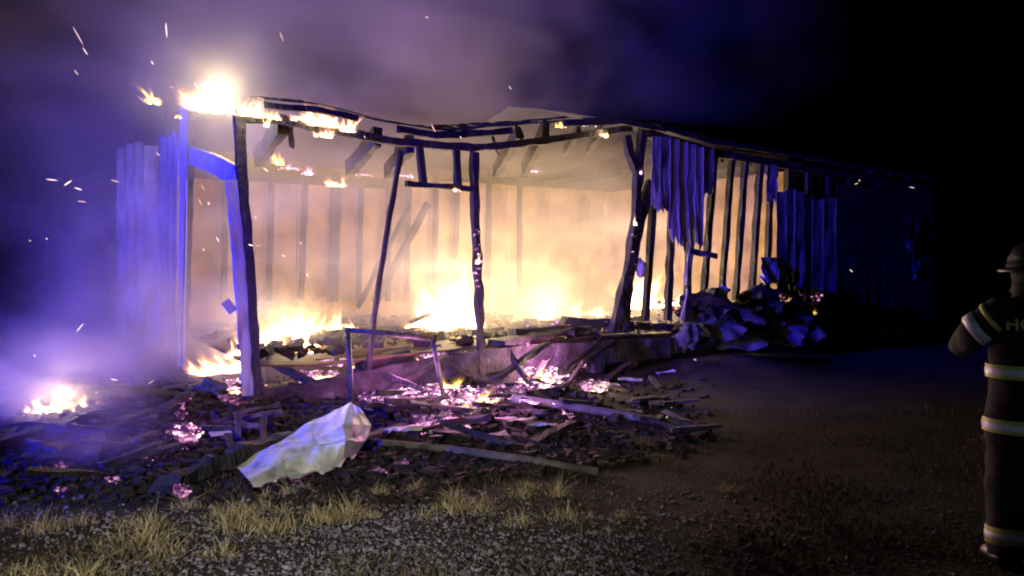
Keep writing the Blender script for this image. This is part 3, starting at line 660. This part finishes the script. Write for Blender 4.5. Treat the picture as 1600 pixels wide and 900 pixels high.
# ================================================================== SMOKE
def smoke(name, c, r, dens, label, rot=0.0, scale=1.6, color=(.9, .78, .76), aniso=.15, thr=(.38, .75), floor=.15, box=False, edge=(.0, .55), step=None):
    m = bpy.data.materials.new(name); m.use_nodes = True; nt = m.node_tree; n = nt.nodes; l = nt.links; n.clear()
    out = n.new('ShaderNodeOutputMaterial'); pv = n.new('ShaderNodeVolumePrincipled')
    pv.inputs['Color'].default_value = (*color, 1); pv.inputs['Anisotropy'].default_value = aniso
    tc = n.new('ShaderNodeTexCoord')
    t = n.new('ShaderNodeTexNoise'); t.inputs['Scale'].default_value = scale; t.inputs['Detail'].default_value = 3
    t.inputs['Distortion'].default_value = .6; l.new(tc.outputs['Object'], t.inputs['Vector'])
    mr = n.new('ShaderNodeMapRange'); mr.interpolation_type = 'SMOOTHSTEP'; l.new(t.outputs[0], mr.inputs['Value'])
    mr.inputs['From Min'].default_value = thr[0]; mr.inputs['From Max'].default_value = thr[1]; mr.inputs['To Min'].default_value = floor; mr.inputs['To Max'].default_value = 1
    fac = mr.outputs[0]
    if not box:
        ln = n.new('ShaderNodeVectorMath'); ln.operation = 'LENGTH'; l.new(tc.outputs['Object'], ln.inputs[0])
        er = n.new('ShaderNodeMapRange'); er.interpolation_type = 'SMOOTHSTEP'; l.new(ln.outputs['Value'], er.inputs['Value'])
        er.inputs['From Min'].default_value = 1.0; er.inputs['From Max'].default_value = edge[1] * 0 + .25; er.inputs['To Min'].default_value = 0; er.inputs['To Max'].default_value = 1
        mu = n.new('ShaderNodeMath'); mu.operation = 'MULTIPLY'; l.new(er.outputs[0], mu.inputs[0]); l.new(fac, mu.inputs[1]); fac = mu.outputs[0]
    md = n.new('ShaderNodeMath'); md.operation = 'MULTIPLY'; l.new(fac, md.inputs[0]); md.inputs[1].default_value = dens
    l.new(md.outputs[0], pv.inputs['Density']); l.new(pv.outputs[0], out.inputs['Volume'])
    bm = bmesh.new()
    if box: bmesh.ops.create_cube(bm, size=2)
    else: bmesh.ops.create_icosphere(bm, subdivisions=3, radius=1)
    me = bpy.data.meshes.new(name); bm.to_mesh(me); bm.free(); me.materials.append(m)
    o = bpy.data.objects.new(name, me); COL.objects.link(o); o.location = c; o.scale = r; o.rotation_euler = (0, 0, rot)
    tag(o, label, 'smoke', kind='stuff'); return o
ANG = math.atan2(U.y, U.x)
smoke('smoke_in_house', L(5.2, 2.85, 2.05), (5.1, 2.7, 1.75), .14, 'bright firelit smoke filling the burning house', ANG, 2.0, (.95, .86, .74), .1, (.38, .66), .12, box=True)
smoke('smoke_plume', (-7.0, 14.5, 5.6), (8.5, 6.5, 5.6), .21, 'tall purple smoke plume rising over the gable end', .3, 2.6, thr=(.42, .66), floor=.08)
smoke('smoke_over_roof', (0.0, 14.0, 6.4), (8.0, 4.8, 3.9), .13, 'dim brownish smoke drifting above the sagging roof', ANG, 2.8, thr=(.42, .66), floor=.06)
smoke('smoke_at_corner', tuple(E(352, 130, .2)), (1.9, 1.9, 1.6), .34, 'glowing smoke round the flames on the gable edge', 0, 1.2, (.95, .92, .85), .3)
smoke('smoke_by_rear_boards', tuple(Yp(205, 420, 12.2)), (1.9, 1.3, 2.6), .85, 'blue lit smoke veiling the rear boards beside the gable end', .3, 1.8, floor=.1)
smoke('smoke_at_gable', tuple(G(215, 600) + Vector((0, 0, .7))), (3.0, 1.6, 1.5), .75, 'pale smoke rolling along the ground beside the gable end', .3, 1.7)
smoke('smoke_on_left', tuple(onG(70, 650) + Vector((0, 0, .4))), (1.3, 1.0, .7), 1.3, 'pale smoke around the separate small fire', 0, 1.6)
smoke('smoke_on_mound', tuple(G(150, 735) + Vector((0, 0, .35))), (.9, .6, .5), .5, 'thin smoke wisp over the dark mound', 0, 1.5)

# ================================================================== FIREFIGHTER
FX, FY = 2.96, 4.5
P = empty('person', (FX, FY, 0))
tag(P, 'person in dark turnout gear with reflective stripes seen from behind', 'person')
def ell(cx, cy, z, a, b, k=28): return [Vector((cx + a * math.cos(2 * math.pi * j / k), cy + b * math.sin(2 * math.pi * j / k), z)) for j in range(k)]
def prof(tab, z):
    for (z0, a0, b0), (z1, a1, b1) in zip(tab[:-1], tab[1:]):
        if z0 <= z <= z1: f = (z - z0) / (z1 - z0); return a0 + (a1 - a0) * f, b0 + (b1 - b0) * f
    return tab[-1][1:]
TOR = [(.74, .25, .18), (.85, .25, .18), (1.0, .238, .17), (1.15, .24, .165), (1.3, .25, .16), (1.42, .25, .15), (1.50, .22, .14), (1.545, .14, .125), (1.57, .115, .12), (1.64, .105, .115)]
# the body: one continuous skinned figure
bv = [(0, 0, .95), (0, 0, 1.2), (0, .0, 1.42), (0, .01, 1.55), (0, .03, 1.68), (0, .04, 1.78), (-.18, 0, 1.45), (-.27, .10, 1.36), (-.22, .34, 1.25), (.18, 0, 1.45), (.33, .02, 1.18), (.28, .26, 1.08), (-.10, 0, .9), (-.12, .02, .5), (-.13, -.02, .09), (-.14, .12, .04), (.10, 0, .9), (.13, -.02, .5), (.15, -.04, .09), (.16, .1, .04)]
be = [(0, 1), (1, 2), (2, 3), (3, 4), (4, 5), (2, 6), (6, 7), (7, 8), (2, 9), (9, 10), (10, 11), (0, 12), (12, 13), (13, 14), (14, 15), (0, 16), (16, 17), (17, 18), (18, 19)]
br = [.14, .14, .15, .06, .085, .08, .075, .055, .04, .075, .055, .04, .095, .065, .05, .04, .095, .065, .05, .04]
me = bpy.data.meshes.new('body'); me.from_pydata(bv, be, []); me.materials.append(M['skin'])
body = bpy.data.objects.new('body', me); COL.objects.link(body); body.parent = P
sk = body.modifiers.new('skin', 'SKIN'); sk.use_smooth_shade = True
for i, r in enumerate(br): me.skin_vertices[0].data[i].radius = (r * .8, r * .8)
me.skin_vertices[0].data[0].use_root = True
body.modifiers.new('sub', 'SUBSURF').levels = 2; body.modifiers['sub'].render_levels = 2
def PP(v): return Vector(v) + Vector((FX, FY, 0))
def pmk(name, v, f, mat, parent=P, smooth=True): return mk(name, [PP(q) for q in v], f, mat, parent, smooth)
rings = []
for i in range(36):
    z = .74 + (1.64 - .74) * i / 35; a, b = prof(TOR, z)
    r = ell(0, 0, z, a, b); rings.append([q + Vector((q.x, q.y, 0)).normalized() * (.014 * nz(q.x * 6, z * 7, q.y * 6) + .009 * nz(q.x * 9 + z * 16, z * 22, q.y * 9)) for q in r])
jacket = pmk('jacket', *loft(rings), 'turnout')
def band(z0, z1, off, mat, parent, name):
    rr = []
    for i in range(4):
        z = z0 + (z1 - z0) * i / 3; a, b = prof(TOR, z); rr.append(ell(0, 0, z, a + off, b + off, 40))
    v, f = loft(rr, False); return pmk(name, v, f, mat, parent)
for zc in (1.145, .84):
    s_ = band(zc - .038, zc + .038, .016, 'lime', jacket, 'stripe'); band(zc - .017, zc + .017, .019, 'silver', jacket, 'reflective_tape')
def limb(name, pts, rad, mat, parent=P, k=16):
    if mat == 'turnout':                 # cloth: resample and crease
        p2, r2 = [], []
        for i in range(len(pts) - 1):
            for j in range(6): p2.append(Vector(pts[i]).lerp(Vector(pts[i + 1]), j / 6)); r2.append(rad[i] + (rad[i + 1] - rad[i]) * j / 6)
        p2.append(Vector(pts[-1])); r2.append(rad[-1]); v, f = tube(p2, r2, k)
        v = [q + (q - p2[i // k]) * (.16 * nz(q.x * 11 + q.z * 6, q.z * 15, q.y * 11)) for i, q in enumerate(v)]
        return pmk(name, v, f, mat, parent)
    v, f = tube(pts, rad, k); return pmk(name, v, f, mat, parent)
def along(a, b, f): return Vector(a).lerp(Vector(b), f)
sl, el, wl_ = (-.19, 0, 1.46), (-.285, .08, 1.37), (-.22, .34, 1.25)
la = limb('sleeve', [(-.10, 0, 1.47), sl, along(sl, el, .5), el, along(el, wl_, .5), wl_], [.10, .105, .095, .088, .08, .072], 'turnout')
limb('reflective_tape', [along(sl, el, .72), along(sl, el, 1.12)], [.101, .097], 'silver', la); limb('stripe', [along(sl, el, .22), along(sl, el, .38)], [.108, .106], 'lime', la)
sr, er_, wr = (.20, 0, 1.46), (.35, .02, 1.18), (.29, .26, 1.08)
ra = limb('sleeve', [(.10, 0, 1.47), sr, along(sr, er_, .5), er_, along(er_, wr, .5), wr], [.10, .105, .095, .085, .078, .072], 'turnout')
limb('reflective_tape', [along(er_, wr, .7), along(er_, wr, .92)], [.086, .083], 'silver', ra)
for sgn, w, d in ((1, wl_, (.05, .08, -.02)), (-1, wr, (-.04, .09, -.02))):       # gloved hands: palm, four fingers, thumb
    w = Vector(w); d = Vector(d).normalized(); sd_ = d.cross(Vector((0, 0, 1))).normalized()
    g = limb('glove', [w - d * .02, w + d * .04, w + d * .10], [.042, .048, .044], 'glove', k=10)
    for j, ln in enumerate((.075, .085, .08, .062)):
        b = w + d * .095 + sd_ * (j - 1.5) * .022
        limb('finger', [b, b + d * ln * .55 - Vector((0, 0, .008)), b + d * ln * .8 - Vector((0, 0, .03)), b + d * ln * .75 - Vector((0, 0, .05))], [.0125, .0115, .0105, .009], 'glove', g, 8)
    b = w + d * .03 + sd_ * (-sgn) * .04; limb('thumb', [b, b + d * .04 - sd_ * sgn * .02, b + d * .075 - sd_ * sgn * .012], [.014, .013, .01], 'glove', g, 8)
for sgn, kn, an in ((-1, (-.125, .02, .48), (-.135, -.02, .1)), (1, (.13, -.02, .48), (.15, -.04, .1))):
    hp = (sgn * .105, 0, .93)
    tl = limb('trouser_leg', [hp, along(hp, kn, .5), kn, along(kn, an, .5), an], [.14, .13, .112, .108, .112], 'turnout')
    limb('stripe', [along(kn, an, .60), along(kn, an, .84)], [.118, .119], 'lime', tl); limb('reflective_tape', [along(kn, an, .67), along(kn, an, .77)], [.1205, .121], 'silver', tl)
    ax = Vector(an); limb('boot', [(ax.x, ax.y - .05, .055), (ax.x, ax.y + .05, .06), (ax.x, ax.y + .17, .05), (ax.x, ax.y + .23, .04)], [.055, .066, .055, .03], 'helmet')
hv = []
for z, a, b in ((1.70, .16, .19), (1.715, .165, .2), (1.725, .12, .145), (1.78, .115, .14), (1.84, .09, .11), (1.87, .04, .05)): hv.append(ell(0, .03, z, a, b, 24))
hel = pmk('helmet', *loft(hv), 'helmet'); pmk('neck_flap', *loft([ell(0, .02, 1.585, .112, .125, 24), ell(0, .03, 1.64, .088, .115, 24), ell(0, .03, 1.705, .10, .125, 24)], False), 'turnout', hel); pmk('helmet_band', *loft([ell(0, .03, 1.728, .123, .148, 24), ell(0, .03, 1.75, .122, .147, 24)], False), 'turnout', hel)
# lettering across the back of the jacket
cu = bpy.data.curves.new('lettering', 'FONT'); cu.body = 'HOL'; cu.size = .088; cu.offset = .0025; cu.space_character = 1.08
to = bpy.data.objects.new('lettering_src', cu); COL.objects.link(to)
bpy.context.view_layer.update(); dg = bpy.context.evaluated_depsgraph_get(); tm = bpy.data.meshes.new_from_object(to.evaluated_get(dg))
bmt = bmesh.new(); bmt.from_mesh(tm); bmesh.ops.subdivide_edges(bmt, edges=[e for e in bmt.edges if e.calc_length() > .03], cuts=2); bmesh.ops.triangulate(bmt, faces=bmt.faces); bmt.to_mesh(tm); bmt.free()
tv = []
for v in tm.vertices:
    x = -.222 + v.co.x * .82; z = 1.385 + v.co.y; a, b = prof(TOR, z); yy = -b * math.sqrt(max(.05, 1 - (x / a) ** 2)) - .02
    tv.append((x, yy, z))
pmk('lettering', tv, [tuple(p.vertices) for p in tm.polygons], 'lime', jacket, False)
bpy.data.objects.remove(to)

# ================================================================== VEGETATION
def blades(spots, seed, curve=.4):
    rnd = random.Random(seed); vs = []; fs = []; tn = []
    for x, y, h, w, sp2 in spots:
        a = rnd.uniform(0, 6.3); b = rnd.uniform(0, 6.3); z = gz(x, y); ln = h * rnd.uniform(.5, 1.1); k = rnd.uniform(.1, 1) * sp2
        dx, dy = math.cos(b) * k, math.sin(b) * k; wx, wy = math.cos(a) * w, math.sin(a) * w; o = len(vs); t = rnd.random()
        for f, ww in ((0, 1), (.5, .8), (1, .12)):
            cx, cy, cz = x + dx * ln * f * (.5 + .5 * f), y + dy * ln * f * (.5 + .5 * f), z - .01 + ln * (f - .35 * k * f * f)
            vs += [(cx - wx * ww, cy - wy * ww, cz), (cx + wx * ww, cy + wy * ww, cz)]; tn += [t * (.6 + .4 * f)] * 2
        fs += [(o, o + 1, o + 3, o + 2), (o + 2, o + 3, o + 5, o + 4)]
    return vs, fs, tn
rg = random.Random(9); TUFT = [(70, 835, .20, .26), (118, 805, .14, .26), (28, 885, .24, .2), (150, 892, .24, .2), (235, 848, .24, .28), (262, 822, .14, .26), (350, 822, .18, .28), (392, 806, .2, .30), (440, 820, .22, .28), (492, 806, .2, .26), (538, 812, .15, .24), (566, 795, .1, .2),
        (665, 765, .13, .24), (738, 800, .17, .26), (718, 786, .1, .22), (762, 774, .15, .16), (840, 764, .2, .14), (600, 775, .12, .18), (480, 776, .14, .2), (1120, 772, .16, .14), (330, 855, .15, .2), (10, 820, .16, .22), (300, 800, .1, .2), (640, 800, .1, .16), (950, 800, .12, .12)]
rt = random.Random(50)
for i in range(22):
    px = rt.uniform(-20, 900); TUFT.append((px, rt.uniform(785, 895) if px < 330 else rt.uniform(760, 825), rt.uniform(.07, .16), rt.uniform(.12, .26)))
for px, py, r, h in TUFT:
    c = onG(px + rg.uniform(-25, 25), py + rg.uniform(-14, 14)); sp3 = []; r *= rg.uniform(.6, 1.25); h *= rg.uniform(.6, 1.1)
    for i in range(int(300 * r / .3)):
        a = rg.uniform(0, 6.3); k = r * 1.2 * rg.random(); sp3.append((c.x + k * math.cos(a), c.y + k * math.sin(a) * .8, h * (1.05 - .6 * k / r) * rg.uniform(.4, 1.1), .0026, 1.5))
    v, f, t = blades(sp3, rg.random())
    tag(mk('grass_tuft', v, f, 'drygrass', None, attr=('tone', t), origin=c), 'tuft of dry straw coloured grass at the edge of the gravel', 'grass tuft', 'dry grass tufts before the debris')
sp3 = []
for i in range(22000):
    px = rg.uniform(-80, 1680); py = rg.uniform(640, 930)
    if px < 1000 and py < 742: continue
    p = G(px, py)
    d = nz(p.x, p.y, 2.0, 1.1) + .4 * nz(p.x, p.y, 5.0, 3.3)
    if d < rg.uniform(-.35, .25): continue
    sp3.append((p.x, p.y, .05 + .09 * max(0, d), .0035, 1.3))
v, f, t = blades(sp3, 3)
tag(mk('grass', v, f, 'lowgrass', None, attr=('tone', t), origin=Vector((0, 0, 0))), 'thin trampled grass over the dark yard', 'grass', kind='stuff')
# gravel
rg = random.Random(14); vs = []; fs = []
ico = bmesh.new(); bmesh.ops.create_icosphere(ico, subdivisions=1, radius=1); iv = [v.co.copy() for v in ico.verts]; jf = [tuple(x.index for x in f.verts) for f in ico.faces]; ico.free()
for i in range(26000):
    px = rg.uniform(-60, 1660); py = rg.uniform(765, 935)
    p = onG(px, py)
    dens = (1 - abs(px - 600) / 760) * 1.05 + .28 * nz(p.x, p.y, 1.0, 1.5)
    if py < 800: dens -= .35
    if rg.random() > max(.10, dens): continue
    r = .0045 + .015 * rg.random() ** 2.6; q = Matrix.Rotation(rg.uniform(0, 6), 3, 'Z') @ Matrix.Rotation(rg.uniform(-1, 1), 3, 'Y'); o = len(vs)
    sx, sy, sz = rg.uniform(.7, 1.5), rg.uniform(.7, 1.2), rg.uniform(.45, .8)
    for w in iv:
        k = r * rg.uniform(.8, 1.15); vs.append(p + q @ Vector((w.x * sx * k, w.y * sy * k, w.z * sz * k)) + Vector((0, 0, r * .3)))
    fs += [tuple(o + k for k in ff) for ff in jf]
tag(mk('gravel', vs, fs, 'stone', None, origin=Vector((0, 0, 0))), 'loose pale gravel strewn over the foreground', 'gravel', kind='stuff')
# trees beyond the gable end
def tree(x, y, h, r, seed, label):
    rnd = random.Random(seed); T = empty('tree', (x, y, gz(x, y))); tag(T, label, 'tree', 'trees behind the smoke')
    top = Vector((x + rnd.uniform(-.3, .3), y, h * .75)); b = Vector((x, y, -.1))
    v, f = tube([b, b.lerp(top, .3) + Vector((.1, 0, 0)), b.lerp(top, .6), top], [.2, .15, .1, .03], 8)
    for i in range(9):
        k = rnd.uniform(.3, .9); s = b.lerp(top, k); a = rnd.uniform(0, 6.3); e = s + Vector((math.cos(a) * r * .7, math.sin(a) * r * .7, rnd.uniform(.3, 1.1)))
        v2, f2 = tube([s, s.lerp(e, .5) + Vector((0, 0, .12)), e], [.06, .04, .012], 5); o = len(v); v += v2; f += [tuple(o + q for q in ff) for ff in f2]
    mk('trunk', v, f, 'bark', T, True)
    vs = []; fs = []
    cl = [(Vector((x + rnd.uniform(-1, 1) * r, y + rnd.uniform(-1, 1) * r, h * rnd.uniform(.25, 1.0))), rnd.uniform(.35, .75)) for _ in range(34)]
    for c, cr2 in cl:
        c.x = x + (c.x - x) * (1.15 - c.z / h * .6); c.y = y + (c.y - y) * (1.15 - c.z / h * .6)
        for i in range(120):
            d = Vector((rnd.gauss(0, 1), rnd.gauss(0, 1), rnd.gauss(0, 1))).normalized() * cr2 * rnd.random() ** .4; p = c + d
            a = Vector((rnd.gauss(0, 1), rnd.gauss(0, 1), rnd.gauss(0, 1))).normalized() * .11; bb = a.cross(Vector((rnd.gauss(0, 1), rnd.gauss(0, 1), rnd.gauss(0, 1)))).normalized() * .05; o = len(vs)
            vs += [p - a, p + bb, p + a, p - bb]; fs.append((o, o + 1, o + 2, o + 3))
    mk('crown', vs, fs, 'leaf', T)
tree(-14.6, 22.5, 4.6, 2.0, 1, 'low dark tree behind the smoke at the edge of the firelight')
tree(-12.2, 24, 5.0, 1.8, 2, 'dark tree behind the smoke, next to the pale rear boards')
tree(-17.6, 24, 5.4, 2.2, 3, 'tallest dark tree behind the smoke')
